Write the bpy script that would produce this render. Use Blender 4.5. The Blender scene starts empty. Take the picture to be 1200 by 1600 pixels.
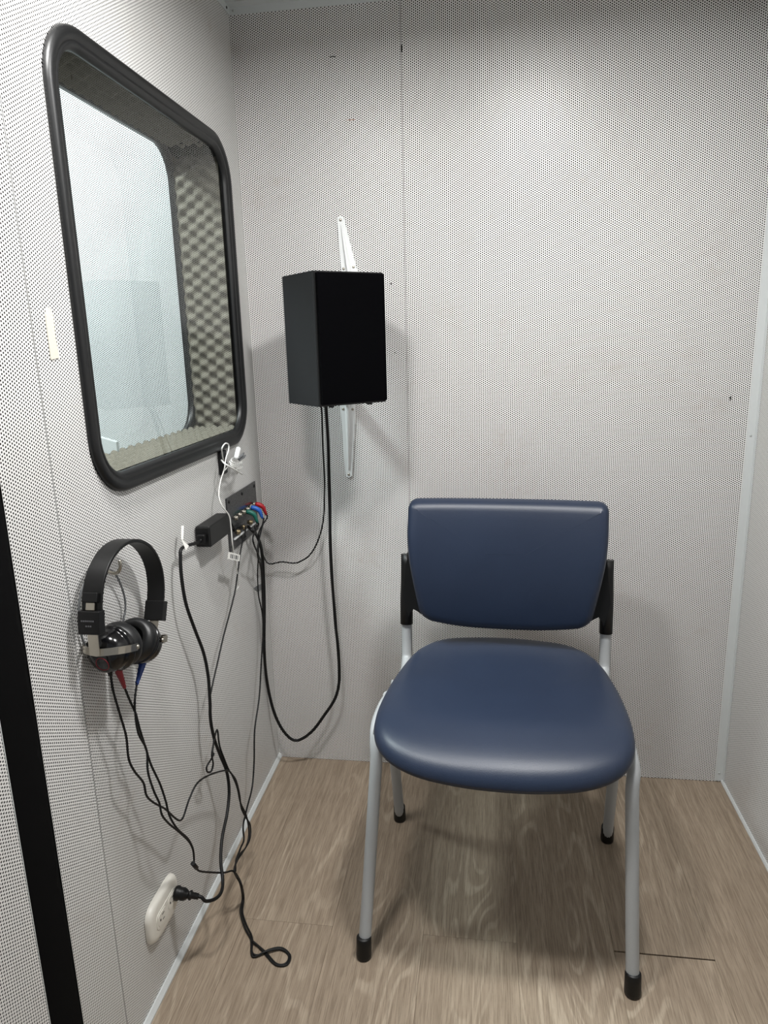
import bpy, bmesh, math, random
from mathutils import Vector, Matrix
random.seed(7)
S = bpy.context.scene
C = S.collection
PI = math.pi

# ------------------------------------------------------------------ camera
FPX = 1120.83
YAW, PITCH, ROLL = -0.14643964, 0.23583896, -0.02735333
CAM = Vector((0.60755, -1.84305, 1.2))
_f = Vector((math.sin(YAW) * math.cos(PITCH), math.cos(YAW) * math.cos(PITCH), -math.sin(PITCH)))
_r0 = Vector((math.cos(YAW), -math.sin(YAW), 0))
_u0 = _r0.cross(_f)
_r = _r0 * math.cos(ROLL) + _u0 * math.sin(ROLL)
_u = -_r0 * math.sin(ROLL) + _u0 * math.cos(ROLL)
cd = bpy.data.cameras.new('camera')
cd.sensor_fit = 'VERTICAL'; cd.sensor_height = 32.0; cd.lens = FPX / 1600 * 32.0
cd.clip_start = 0.02
cam = bpy.data.objects.new('camera', cd); C.objects.link(cam)
cam.matrix_world = Matrix(((_r.x, _u.x, -_f.x, CAM.x), (_r.y, _u.y, -_f.y, CAM.y), (_r.z, _u.z, -_f.z, CAM.z), (0, 0, 0, 1)))
S.camera = cam

# ------------------------------------------------------------------ world and light
S.view_settings.view_transform = 'Standard'; S.view_settings.look = 'None'
S.view_settings.gamma = 1.0; S.view_settings.use_curve_mapping = False
S.view_settings.exposure = -0.08
wd = bpy.data.worlds.new('world'); S.world = wd; wd.use_nodes = True
bg = wd.node_tree.nodes['Background']
bg.inputs[0].default_value = (0.93, 0.97, 1.0, 1); bg.inputs[1].default_value = 0.27
W, H = 1.2513, 1.9497           # booth width, underside of the ceiling trim
LAMPS = (((0.74, -0.80, 1.93), 17.0), ((0.22, -1.00, 1.93), 12.5))     # two round lamps in the booth ceiling
ROOM_LAMP_W = 42.0

def lamp(name, loc, size, watts, col, rot=(0, 0, 0), spread=180):
    ld = bpy.data.lights.new(name, 'AREA'); ld.shape = 'DISK'; ld.size = size
    ld.energy = watts; ld.color = col; ld.spread = math.radians(spread)
    o = bpy.data.objects.new(name, ld); C.objects.link(o); o.location = loc; o.rotation_euler = rot
    return o
for _n, (_p, _w) in zip(('booth_ceiling_lamp_above_chair_offscreen', 'booth_ceiling_lamp_left_offscreen'), LAMPS): lamp(_n, _p, 0.15, _w, (1.0, 0.995, 0.98), spread=174)
lamp('outer_room_lamp_offscreen', (-0.62, -0.62, 2.20), 0.30, ROOM_LAMP_W, (0.93, 0.98, 1.0))

# ------------------------------------------------------------------ pixel helpers (photo 1200 x 1600)
def ray(px, py): return _f + _r * ((px - 600) / FPX) - _u * ((py - 800) / FPX)
def onx(px, py, x=0.0):
    d = ray(px, py); return CAM + d * ((x - CAM.x) / d.x)
def ony(px, py, dist=0.0):
    d = ray(px, py); return CAM + d * ((-dist - CAM.y) / d.y)
def onz(px, py, z=0.0):
    d = ray(px, py); return CAM + d * ((z - CAM.z) / d.z)
def pts(*q):
    o = []
    for k, px, py, v in q: o.append({'L': onx, 'B': ony, 'F': onz}[k](px, py, v))
    return o

# ------------------------------------------------------------------ materials
def srgb(r, g, b):
    f = lambda c: (c / 255 / 12.92) if c / 255 <= 0.04045 else ((c / 255 + 0.055) / 1.055) ** 2.4
    return (f(r), f(g), f(b), 1)
def newmat(name):
    m = bpy.data.materials.new(name); m.use_nodes = True
    nt = m.node_tree; b = nt.nodes['Principled BSDF']
    return m, nt, b
def N(nt, kind, **kw):
    n = nt.nodes.new(kind)
    for k, v in kw.items(): setattr(n, k, v)
    return n
def vm(nt, op, a, b=None):
    n = N(nt, 'ShaderNodeVectorMath', operation=op)
    for i, x in enumerate((a, b)):
        if x is None: continue
        if isinstance(x, tuple): n.inputs[i].default_value = x
        else: nt.links.new(x, n.inputs[i])
    return n.outputs['Value'] if op == 'LENGTH' else n.outputs[0]
def ma(nt, op, a, b=None, c=None, clamp=False):
    n = N(nt, 'ShaderNodeMath', operation=op); n.use_clamp = clamp
    for i, x in enumerate((a, b, c)):
        if x is None: continue
        if isinstance(x, (int, float)): n.inputs[i].default_value = x
        else: nt.links.new(x, n.inputs[i])
    return n.outputs[0]
def noise(nt, vec, scale, detail=2.0, rough=0.5):
    n = N(nt, 'ShaderNodeTexNoise'); n.inputs['Scale'].default_value = scale
    n.inputs['Detail'].default_value = detail; n.inputs['Roughness'].default_value = rough
    if vec is not None: nt.links.new(vec, n.inputs['Vector'])
    return n.outputs[0]
def mixc(nt, fac, a, b):
    n = N(nt, 'ShaderNodeMix', data_type='RGBA')
    if isinstance(fac, (int, float)): n.inputs[0].default_value = fac
    else: nt.links.new(fac, n.inputs[0])
    for i, x in ((6, a), (7, b)):
        if isinstance(x, tuple): n.inputs[i].default_value = x
        else: nt.links.new(x, n.inputs[i])
    return n.outputs[2]
def ramp(nt, fac, lo, hi):
    n = N(nt, 'ShaderNodeMapRange'); n.interpolation_type = 'SMOOTHSTEP'
    nt.links.new(fac, n.inputs[0]); n.inputs[1].default_value = lo; n.inputs[2].default_value = hi
    return n.outputs[0]
def plain(name, col, rough=0.5, metal=0.0, grain=0.06, gscale=90.0, bump=0.0, spec=0.5):
    m, nt, b = newmat(name)
    tc = N(nt, 'ShaderNodeTexCoord')
    nz = noise(nt, tc.outputs['Object'], gscale, 3)
    dark = tuple(c * (1 - grain * 2) for c in col[:3]) + (1,)
    nt.links.new(mixc(nt, nz, dark, col), b.inputs['Base Color'])
    b.inputs['Roughness'].default_value = rough; b.inputs['Metallic'].default_value = metal
    b.inputs['Specular IOR Level'].default_value = spec
    if bump:
        bn = N(nt, 'ShaderNodeBump'); bn.inputs['Strength'].default_value = bump; bn.inputs['Distance'].default_value = 0.0006
        nt.links.new(nz, bn.inputs['Height']); nt.links.new(bn.outputs[0], b.inputs['Normal'])
    return m

PITCH_HOLE = 0.0052
def perforated(name, col, pitch=PITCH_HOLE, rad=0.302, dirt=0.5):
    """white enamelled sheet with punched staggered holes, cut right through"""
    m, nt, b = newmat(name)
    uv = N(nt, 'ShaderNodeUVMap').outputs[0]
    cell = (pitch * math.sqrt(3), pitch, 1.0)
    p = vm(nt, 'DIVIDE', uv, cell)
    ds = []
    for off in ((0.0, 0.0, 0.0), (0.5, 0.5, 0.0)):
        q = vm(nt, 'FRACTION', vm(nt, 'ADD', p, (100.0 + off[0], 100.0 + off[1], 0.0)))
        q = vm(nt, 'MULTIPLY', vm(nt, 'SUBTRACT', q, (0.5, 0.5, 0.0)), cell)
        q = vm(nt, 'MULTIPLY', q, (1, 1, 0))
        ds.append(vm(nt, 'LENGTH', q))
    d = ma(nt, 'MINIMUM', ds[0], ds[1])
    hole = ma(nt, 'LESS_THAN', d, pitch * rad)
    n1 = noise(nt, uv, 5.0, 4, 0.6); n2 = noise(nt, uv, 38.0, 3, 0.6)
    stain = ma(nt, 'MULTIPLY', ramp(nt, n1, 0.52, 0.78), ramp(nt, n2, 0.35, 0.75))
    stain = ma(nt, 'MULTIPLY', stain, dirt)
    c = mixc(nt, stain, col, (col[0] * 0.78, col[1] * 0.68, col[2] * 0.60, 1))
    nt.links.new(c, b.inputs['Base Color'])
    b.inputs['Roughness'].default_value = 0.36
    b.inputs['Specular IOR Level'].default_value = 0.55
    tr = N(nt, 'ShaderNodeBsdfTransparent')
    mx = N(nt, 'ShaderNodeMixShader')
    nt.links.new(hole, mx.inputs[0]); nt.links.new(b.outputs[0], mx.inputs[1]); nt.links.new(tr.outputs[0], mx.inputs[2])
    nt.links.new(mx.outputs[0], nt.nodes['Material Output'].inputs[0])
    return m

def vinyl_plank():
    m, nt, b = newmat('oak_vinyl')
    tc = N(nt, 'ShaderNodeTexCoord'); oi = N(nt, 'ShaderNodeObjectInfo')
    off = N(nt, 'ShaderNodeCombineXYZ')
    r = oi.outputs['Random']
    nt.links.new(ma(nt, 'MULTIPLY', r, 37.0), off.inputs[0]); nt.links.new(ma(nt, 'MULTIPLY', r, 91.0), off.inputs[1])
    p = vm(nt, 'ADD', tc.outputs['Object'], off.outputs[0])
    big = noise(nt, vm(nt, 'MULTIPLY', p, (7.0, 1.3, 1.0)), 1.0, 2.0, 0.45)
    lines = ma(nt, 'SINE', ma(nt, 'MULTIPLY', big, 120.0))
    lines = ramp(nt, lines, 0.2, 1.0)
    pores = noise(nt, vm(nt, 'MULTIPLY', p, (420.0, 15.0, 1.0)), 1.0, 4.0, 0.65)
    pores = ramp(nt, pores, 0.44, 0.62)
    streak = noise(nt, vm(nt, 'MULTIPLY', p, (90.0, 2.6, 1.0)), 1.0, 4.0, 0.6)
    streak = ramp(nt, streak, 0.32, 0.68)
    tone = noise(nt, vm(nt, 'MULTIPLY', p, (8.0, 1.8, 1.0)), 1.0, 2.0)
    c = mixc(nt, streak, srgb(139, 124, 107), srgb(158, 143, 125))
    c = mixc(nt, ma(nt, 'MULTIPLY', ma(nt, 'MULTIPLY', lines, ramp(nt, tone, 0.42, 0.62)), 0.6), c, srgb(184, 170, 151))
    c = mixc(nt, ma(nt, 'MULTIPLY', pores, 0.5), c, srgb(104, 90, 75))
    c = mixc(nt, ma(nt, 'MULTIPLY', r, 0.14), c, srgb(118, 103, 88))
    nt.links.new(c, b.inputs['Base Color'])
    b.inputs['Roughness'].default_value = 0.5; b.inputs['Specular IOR Level'].default_value = 0.35
    bn = N(nt, 'ShaderNodeBump'); bn.inputs['Strength'].default_value = 0.15; bn.inputs['Distance'].default_value = 0.0004
    nt.links.new(pores, bn.inputs['Height']); bn.invert = True
    nt.links.new(bn.outputs[0], b.inputs['Normal'])
    return m

def thin_glass():
    m, nt, b = newmat('window_glass')
    nt.nodes.remove(b)
    ge = N(nt, 'ShaderNodeNewGeometry')       # both faces of the thin pane reflect: Schlick, the same from either side
    dt = N(nt, 'ShaderNodeVectorMath', operation='DOT_PRODUCT')
    nt.links.new(ge.outputs['Incoming'], dt.inputs[0]); nt.links.new(ge.outputs['Normal'], dt.inputs[1])
    fc = ma(nt, 'SUBTRACT', 1.0, ma(nt, 'ABSOLUTE', dt.outputs['Value']))
    fr = ma(nt, 'ADD', 0.075, ma(nt, 'MULTIPLY', ma(nt, 'POWER', fc, 5.0), 0.9))
    gl = N(nt, 'ShaderNodeBsdfGlossy'); gl.inputs['Roughness'].default_value = 0.0
    tr = N(nt, 'ShaderNodeBsdfTransparent'); tr.inputs[0].default_value = (0.95, 0.985, 0.975, 1)
    mx = N(nt, 'ShaderNodeMixShader')
    nt.links.new(fr, mx.inputs[0]); nt.links.new(tr.outputs[0], mx.inputs[1]); nt.links.new(gl.outputs[0], mx.inputs[2])
    nt.links.new(mx.outputs[0], nt.nodes['Material Output'].inputs[0])
    return m

def leatherette():
    m, nt, b = newmat('navy_leatherette')
    tc = N(nt, 'ShaderNodeTexCoord')
    v = N(nt, 'ShaderNodeTexVoronoi'); v.inputs['Scale'].default_value = 620.0
    nt.links.new(tc.outputs['Object'], v.inputs['Vector'])
    n1 = noise(nt, tc.outputs['Object'], 9.0, 3)
    nt.links.new(mixc(nt, n1, srgb(28, 38, 57), srgb(33, 44, 64)), b.inputs['Base Color'])
    b.inputs['Roughness'].default_value = 0.40; b.inputs['Specular IOR Level'].default_value = 0.42
    bn = N(nt, 'ShaderNodeBump'); bn.inputs['Strength'].default_value = 0.25; bn.inputs['Distance'].default_value = 0.0004
    nt.links.new(v.outputs['Distance'], bn.inputs['Height']); nt.links.new(bn.outputs[0], b.inputs['Normal'])
    return m

M = dict(
    perf=perforated('perforated_white_steel', srgb(230, 229, 227)),
    perf_out=perforated('perforated_white_steel_outer', srgb(236, 238, 238), dirt=0.1),
    wool=plain('dark_mineral_wool', srgb(24, 22, 20), 0.95, grain=0.2, spec=0.1),
    trim=plain('pale_grey_enamel', srgb(205, 209, 209), 0.4, grain=0.02),
    trim_grey=plain('grey_metal_skirting', srgb(186, 190, 188), 0.45, grain=0.03),
    rubber=plain('black_rubber', srgb(9, 10, 12), 0.42, grain=0.1),
    seal=plain('matt_black_foam_seal', srgb(9, 9, 10), 0.95, grain=0.3, gscale=300, spec=0.1),
    foam=plain('grey_egg_crate_foam', srgb(110, 106, 96), 0.95, grain=0.15, gscale=60, spec=0.1),
    glass=thin_glass(), vinyl=vinyl_plank(), leather=leatherette(),
    plastic=plain('black_plastic', srgb(6, 6, 7), 0.45, grain=0.08, spec=0.4),
    blackcord=plain('black_cord_sheath', srgb(7, 7, 8), 0.55, grain=0.08, spec=0.35),
    gloss=plain('gloss_black_plastic', srgb(12, 12, 14), 0.16, grain=0.05),
    panelblack=plain('black_anodised_plate', srgb(36, 37, 39), 0.18, grain=0.05, spec=0.8),
    cloth=plain('black_grille_cloth', srgb(3, 3, 5), 0.95, grain=0.3, gscale=900, bump=0.4, spec=0.05),
    cabinet=plain('black_ash_vinyl', srgb(24, 25, 28), 0.55, grain=0.15, gscale=400, bump=0.15),
    silver=plain('silver_grey_powder_coat', srgb(168, 171, 173), 0.38, grain=0.03, gscale=300),
    white=plain('white_enamel', srgb(226, 228, 228), 0.35, grain=0.02),
    ivory=plain('white_outlet_plastic', srgb(228, 225, 216), 0.35, grain=0.02),
    stain=plain('reddish_smear', srgb(176, 150, 140), 0.7),
    slot=plain('dark_slot', srgb(40, 38, 36), 0.8),
    nickel=plain('brushed_nickel', srgb(190, 184, 172), 0.28, metal=1.0, grain=0.05, gscale=500),
    brass=plain('aged_brass', srgb(176, 160, 128), 0.3, metal=1.0, grain=0.1),
    whitecord=plain('white_cord_sheath', srgb(222, 222, 218), 0.45, grain=0.03),
    greycord=plain('grey_cord_sheath', srgb(110, 112, 114), 0.5, grain=0.05),
    red=plain('red_moulding', srgb(176, 28, 40), 0.42),
    darkred=plain('dark_red_moulding', srgb(130, 22, 38), 0.45),
    blue=plain('blue_moulding', srgb(38, 92, 178), 0.42),
    navy=plain('navy_blue_moulding', srgb(30, 56, 120), 0.45),
    green=plain('green_moulding', srgb(16, 96, 84), 0.45),
    paper=plain('white_paper_label', srgb(232, 231, 226), 0.7, grain=0.02),
    ink=plain('grey_print', srgb(92, 92, 95), 0.6),
    tape=plain('cream_masking_tape', srgb(222, 216, 198), 0.7, grain=0.06, gscale=200),
    ceilp=perforated('perforated_ceiling_steel', srgb(206, 202, 190), dirt=0.3),
)

# ------------------------------------------------------------------ mesh builder
def chain(o):
    m = Matrix.Identity(4)
    while o is not None: m = o.matrix_basis @ m; o = o.parent
    return m
def frames(P):
    n = len(P); T = []
    for i in range(n):
        a = P[max(0, i - 1)]; b = P[min(n - 1, i + 1)]; t = (b - a)
        T.append(t.normalized() if t.length > 1e-9 else Vector((0, 0, 1)))
    ref = Vector((1, 0, 0)) if abs(T[0].x) < 0.8 else Vector((0, 1, 0))
    nrm = (ref - T[0] * ref.dot(T[0])).normalized(); out = []
    for t in T:
        nrm = nrm - t * nrm.dot(t)
        nrm = nrm.normalized() if nrm.length > 1e-9 else t.orthogonal().normalized()
        out.append((t, nrm, t.cross(nrm)))
    return out
def spline(P, n=8):
    """Catmull-Rom through P"""
    P = [Vector(p) for p in P]
    if len(P) < 3: return P
    Q = [P[0] * 2 - P[1]] + P + [P[-1] * 2 - P[-2]]; out = []
    for i in range(1, len(Q) - 2):
        a, b, c, d = Q[i - 1:i + 3]
        for k in range(n):
            t = k / n
            out.append(0.5 * (2 * b + (c - a) * t + (2 * a - 5 * b + 4 * c - d) * t * t + (3 * b - a - 3 * c + d) * t ** 3))
    out.append(P[-1]); return out

class MB:
    def __init__(s): s.v = []; s.f = []; s.sm = []
    def add(s, vs, fs, smooth=False):
        o = len(s.v); s.v += [Vector(v) for v in vs]
        for f in fs: s.f.append([i + o for i in f]); s.sm.append(smooth)
        return s
    def box(s, lo, hi, mat=None):
        x0, y0, z0 = lo; x1, y1, z1 = hi
        vs = [Vector(p) for p in ((x0, y0, z0), (x1, y0, z0), (x1, y1, z0), (x0, y1, z0), (x0, y0, z1), (x1, y0, z1), (x1, y1, z1), (x0, y1, z1))]
        if mat: vs = [mat @ v for v in vs]
        return s.add(vs, [(3, 2, 1, 0), (4, 5, 6, 7), (0, 1, 5, 4), (1, 2, 6, 5), (2, 3, 7, 6), (3, 0, 4, 7)])
    def tube(s, P, r, n=10, cap=True, closed=False):
        P = [Vector(p) for p in P]; F = frames(P); vs = []; fs = []; m = len(P)
        for i, (p, (t, a, b)) in enumerate(zip(P, F)):
            rr = r[i] if isinstance(r, (list, tuple)) else r
            for k in range(n):
                an = 2 * PI * k / n; vs.append(p + (a * math.cos(an) + b * math.sin(an)) * rr)
        for i in range(m - 1):
            for k in range(n):
                fs.append((i * n + k, i * n + (k + 1) % n, (i + 1) * n + (k + 1) % n, (i + 1) * n + k))
        s.add(vs, fs, True)
        if cap:
            o = len(s.v) - len(vs)
            s.f.append([o + k for k in range(n)][::-1]); s.sm.append(False)
            s.f.append([o + (m - 1) * n + k for k in range(n)]); s.sm.append(False)
        return s
    def lathe(s, prof, mat, n=32, smooth=True):
        """prof: (radius, height) turned about local z, placed by mat"""
        vs = []; fs = []; m = len(prof)
        for r, h in prof:
            for k in range(n):
                a = 2 * PI * k / n; vs.append(mat @ Vector((r * math.cos(a), r * math.sin(a), h)))
        for i in range(m - 1):
            for k in range(n): fs.append((i * n + k, i * n + (k + 1) % n, (i + 1) * n + (k + 1) % n, (i + 1) * n + k))
        fs.append(tuple(range(n))[::-1]); fs.append(tuple((m - 1) * n + k for k in range(n)))
        return s.add(vs, fs, smooth)
    def prism(s, loop, ax):
        """loop of points extruded by vector ax"""
        loop = [Vector(p) for p in loop]; ax = Vector(ax); n = len(loop)
        fs = [tuple(range(n))[::-1], tuple(range(n, 2 * n))] + [(i, (i + 1) % n, n + (i + 1) % n, n + i) for i in range(n)]
        return s.add(loop + [p + ax for p in loop], fs)
    def build(s, name, mat, parent=None, bevel=0.0, seg=2, origin=None, uv=None):
        me = bpy.data.meshes.new(name)
        if parent is not None:
            inv = chain(parent).inverted(); loc = None; vs = [inv @ v for v in s.v]
        else:
            if origin is None:
                xs, ys, zs = zip(*[(v.x, v.y, v.z) for v in s.v])
                origin = Vector(((min(xs) + max(xs)) / 2, (min(ys) + max(ys)) / 2, min(zs)))
            loc = Vector(origin); vs = [v - loc for v in s.v]
        me.from_pydata(vs, [], s.f); me.validate()
        bm = bmesh.new(); bm.from_mesh(me); bmesh.ops.recalc_face_normals(bm, faces=bm.faces)
        bm.to_mesh(me); bm.free()
        if len(s.sm) == len(me.polygons): me.polygons.foreach_set('use_smooth', s.sm)
        if uv:
            l = me.uv_layers.new(name='UVMap')
            src = s.v
            for lp in me.loops: l.data[lp.index].uv = uv(src[lp.vertex_index])
        me.materials.append(mat if not isinstance(mat, str) else M[mat])
        o = bpy.data.objects.new(name, me); C.objects.link(o)
        if parent is not None: o.parent = parent
        else: o.location = loc
        if bevel:
            bv = o.modifiers.new('bevel', 'BEVEL'); bv.width = bevel; bv.segments = seg; bv.limit_method = 'ANGLE'; bv.angle_limit = 0.6
            for p in me.polygons: p.use_smooth = True
            bv.harden_normals = True
        return o
def tag(o, label=None, cat=None, group=None, kind=None):
    if label: o['label'] = label
    if cat: o['category'] = cat
    if group: o['group'] = group
    if kind: o['kind'] = kind
    return o
def empty(name, loc, rot=(0, 0, 0), label=None, cat=None, group=None, kind=None):
    o = bpy.data.objects.new(name, None); C.objects.link(o)
    o.location = loc; o.rotation_euler = rot; o.empty_display_size = 0.05
    o.matrix_basis = Matrix.LocRotScale(Vector(loc), o.rotation_euler, None)
    return tag(o, label, cat, group, kind)
def rrect(hw, hh, r, n=8):
    out = []
    for cx, cy, a0 in ((hw - r, hh - r, 0), (-hw + r, hh - r, 90), (-hw + r, -hh + r, 180), (hw - r, -hh + r, 270)):
        for k in range(n + 1):
            a = math.radians(a0 + 90 * k / n); out.append((cx + r * math.cos(a), cy + r * math.sin(a)))
    return out
def rotz(a): return Matrix.Rotation(a, 4, 'Z')
def axis_mat(p, d):
    """matrix putting local z along d at p"""
    d = Vector(d).normalized(); q = d.to_track_quat('Z', 'Y')
    return Matrix.Translation(Vector(p)) @ q.to_matrix().to_4x4()

# ================================================================== SETTING
YF = -2.05       # open front of the booth, where the photographer stands
ZT = 2.00        # top of the walls
uv_x = lambda v: (v.y, v.z)
uv_y = lambda v: (v.x, v.z)
uv_z = lambda v: (v.x, v.y)

# ---- floor: planks 0.1915 wide laid towards the door
fl = MB().box((-0.12, YF, -0.05), (W + 0.12, 0.12, -0.0041)).build('floor', 'wool')
tag(fl, 'floor of light oak-look vinyl planks inside the booth', None, None, 'structure')
PW = 0.1913; x0 = 0.1005; GAP = 0.0003
plank_mesh = {}
def plank(xa, xb, ya, yb):
    key = (round(xb - xa, 4), round(yb - ya, 4))
    hw, hl = (xb - xa) / 2 - GAP / 2, (yb - ya) / 2 - GAP / 2
    if key not in plank_mesh:
        t = MB(); e = 0.0003
        lo = rrect(hw, hl, 0.0004, 1); n = len(lo)
        vs = [(x, y, -0.004) for x, y in lo] + [(x, y, -e) for x, y in lo] + [(x * (hw - e) / hw, y * (hl - e) / hl, 0) for x, y in lo]
        fs = [(r * n + i, r * n + (i + 1) % n, (r + 1) * n + (i + 1) % n, (r + 1) * n + i) for r in (0, 1) for i in range(n)]
        fs.append(tuple(range(2 * n, 3 * n)))
        t.add(vs, fs)
        o = t.build('plank', 'vinyl', origin=(0, 0, 0)); plank_mesh[key] = o.data
    else:
        o = bpy.data.objects.new('plank', plank_mesh[key]); C.objects.link(o)
    o.parent = fl
    o.location = Vector(((xa + xb) / 2, (ya + yb) / 2, 0)) - fl.location
    return o
edges = [0.0] + [x0 + PW * k for k in range(7)]
edges = [e for e in edges if e < W - 0.02] + [W]
for i in range(len(edges) - 1):
    joints = [0.0, -0.608, -1.83, YF] if i % 2 == 1 else [0.0, -0.012 - 1.21, YF]
    for a, b in zip(joints[:-1], joints[1:]):
        plank(edges[i], edges[i + 1], b + (0.0032 if i == 5 and a == 0.0 else 0.0), a)       # one open end joint

def sheet_ring(name, ax, rect, hole, at, th, mat, parent, uv):
    """flat sheet in the plane ax=at with an optional rounded-rectangle opening"""
    (u0, u1), (v0, v1) = rect; t = MB()
    def P(u, v, d): return Vector((d, u, v)) if ax == 0 else (Vector((u, d, v)) if ax == 1 else Vector((u, v, d)))
    if hole is None:
        lo = [at, at + th]
        t.box(P(u0, v0, lo[0]), P(u1, v1, lo[1]))
    else:
        cu, cv, loop = hole
        angs = [(math.atan2(y, x), x, y) for x, y in loop]
        # outer points on the same rays, plus the rectangle's corners
        out = []
        for a, x, y in angs: out.append((a, x, y))
        for uu in (u0, u1):
            for vv in (v0, v1):
                a = math.atan2(vv - cv, uu - cu); best = None
                for i in range(len(loop)):
                    (xa, ya), (xb, yb) = loop[i], loop[(i + 1) % len(loop)]
                    dx, dy = math.cos(a), math.sin(a); ex, ey = xb - xa, yb - ya
                    det = ex * dy - ey * dx
                    if abs(det) < 1e-12: continue
                    k = (xa * ey - ya * ex) / (dx * ey - dy * ex); w = (dx * ya - dy * xa) / det * -1
                    w = ((k * dx - xa) * ex + (k * dy - ya) * ey) / (ex * ex + ey * ey)
                    if k > 0 and -1e-6 <= w <= 1 + 1e-6: best = (a, k * dx, k * dy)
                if best: out.append(best)
        out.sort(); inn = []; outer = []
        for a, x, y in out:
            dx, dy = math.cos(a), math.sin(a); ks = []
            if dx > 1e-9: ks.append((u1 - cu) / dx)
            if dx < -1e-9: ks.append((u0 - cu) / dx)
            if dy > 1e-9: ks.append((v1 - cv) / dy)
            if dy < -1e-9: ks.append((v0 - cv) / dy)
            k = min(ks); inn.append((cu + x, cv + y)); outer.append((cu + dx * k, cv + dy * k))
        n = len(inn); vs = []
        for d in (at, at + th):
            vs += [P(u, v, d) for u, v in inn] + [P(u, v, d) for u, v in outer]
        fs = []
        for i in range(n):
            j = (i + 1) % n
            fs += [(i, j, n + j, n + i), (2 * n + i, 3 * n + i, 3 * n + j, 2 * n + j), (i, 2 * n + i, 2 * n + j, j), (n + i, n + j, 3 * n + j, 3 * n + i)]
        t.add(vs, fs)
    return t.build(name, mat, parent, uv=uv)

TH = 0.0005     # sheet thickness
SEAM = 0.4045
# ---- back wall
wb = MB().box((-0.12, 0.014, 0.0), (W + 0.12, 0.10, ZT)).build('wall_back', 'wool')
tag(wb, 'perforated white steel back wall of the booth', None, None, 'structure')
sheet_ring('panel', 1, ((0.0, SEAM - 0.0008), (0.0003, ZT)), None, 0.0, TH, 'perf', wb, uv_y)
sheet_ring('panel', 1, ((SEAM + 0.0008, W), (0.0003, ZT)), None, 0.0003, TH, 'perf', wb, lambda v: (v.x + 0.0017, v.z + 0.001))
def scuff(px, py, pts_, mat):
    c = ony(px, py, 0.0)
    MB().prism([(c.x + a * 0.001, -0.0002, c.z + b * 0.001) for a, b in pts_], (0, -0.0003, 0)).build('scuff_mark', mat, wb)
scuff(1141, 622, [(-1, -7), (1, -4), (4, -3), (2, 0), (3, 6), (0, 4), (-3, 1), (-1, -1)], 'slot')
scuff(519, 89, [(-9, 1), (-3, -1), (2, 0), (7, -2), (9, 0), (3, 2), (-4, 1)], 'slot')
scuff(548, 187, [(-12, -1), (2, -2), (14, -1), (8, 1), (-6, 1)], 'stain')
scuff(627.5, 76, [(-1.5, -8), (1.5, -6), (2, 4), (0.5, 9), (-1.5, 5)], 'slot')
scuff(611, 443, [(-2, -2), (2, -2), (2, 2), (-1, 2)], 'slot')
scuff(617, 551, [(-1.5, -2), (2, -1), (1, 2), (-2, 1)], 'slot')
# ---- right wall
wr = MB().box((W + 0.014, YF, 0.0), (W + 0.10, 0.013, ZT)).build('wall_right', 'wool')
tag(wr, 'perforated white steel right wall of the booth', None, None, 'structure')
sheet_ring('panel', 0, ((YF, 0.0), (0.004, ZT)), None, W, TH, 'perf', wr, uv_x)
# ---- left wall with the window opening
WCY, WCZ, WHY, WHZ, WR = -0.4555, 1.3105, 0.3665, 0.3480, 0.100
LSEAM, LEDGE, DOORE = -0.922, -1.031, -1.104
hole = (WCY, WCZ, rrect(WHY - 0.012, WHZ - 0.012, WR - 0.012, 10))
wl = sheet_ring('wall_left', 0, ((LEDGE + 0.004, 0.013), (0.0, ZT)), hole, -0.12, 0.108, 'wool', None, None)
tag(wl, 'perforated white steel left wall of the booth around the window', None, None, 'structure')
sheet_ring('panel', 0, ((LSEAM + 0.0008, 0.0), (0.004, ZT)), hole, -TH, TH, 'perf', wl, uv_x)
sheet_ring('panel', 0, ((LEDGE, LSEAM - 0.0008), (0.004, ZT)), None, -TH - 0.0004, TH, 'perf', wl, lambda v: (v.y + 0.002, v.z + 0.0022))
MB().box((-0.003, LSEAM - 0.0012, 0.004), (-0.0016, LSEAM + 0.0012, ZT)).build('seam_strip', 'trim_grey', wl)
# ---- door leaf on the camera side of the left wall, black seal in the gap
dr = MB().box((-0.075, YF, 0.0), (-0.004, DOORE, ZT)).build('door_1', 'wool')
tag(dr, 'perforated white booth door leaf beside the black seal', None, None, 'structure')
sheet_ring('panel', 0, ((YF, DOORE - 0.004), (0.004, ZT)), None, 0.004, TH, 'perf', dr, uv_x)
t = MB(); n = 8     # rolled edge of the leaf
prof = [(-0.004 + 0.0092 * math.sin(PI / 2 * k / n), DOORE - 0.004 + 0.006 * (1 - math.sin(PI / 2 * k / n)) * 0 + 0.006 * math.cos(PI / 2 * k / n)) for k in range(n + 1)]
t.prism([(x, y, 0.004) for x, y in prof] + [(-0.004, DOORE - 0.004, 0.004)], (0, 0, ZT - 0.004)).build('rolled_edge', 'trim', dr)
t = MB(); random.seed(3); zz = [0.0 + 0.012 * k for k in range(int(ZT / 0.012) + 1)]
vs = []
for z in zz:
    e = LEDGE + 0.002 + random.uniform(-0.0035, 0.0015)
    vs += [(-0.035, DOORE, z), (-0.0035, DOORE, z), (-0.0015, DOORE + 0.008, z), (-0.0008, e - 0.01, z), (-0.0024, e, z), (-0.035, LEDGE + 0.003, z)]
fs = []
for i in range(len(zz) - 1):
    for k in range(6): fs.append((i * 6 + k, i * 6 + (k + 1) % 6, (i + 1) * 6 + (k + 1) % 6, (i + 1) * 6 + k))
t.add(vs, fs, True).build('door_seal', 'seal', dr)
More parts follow.
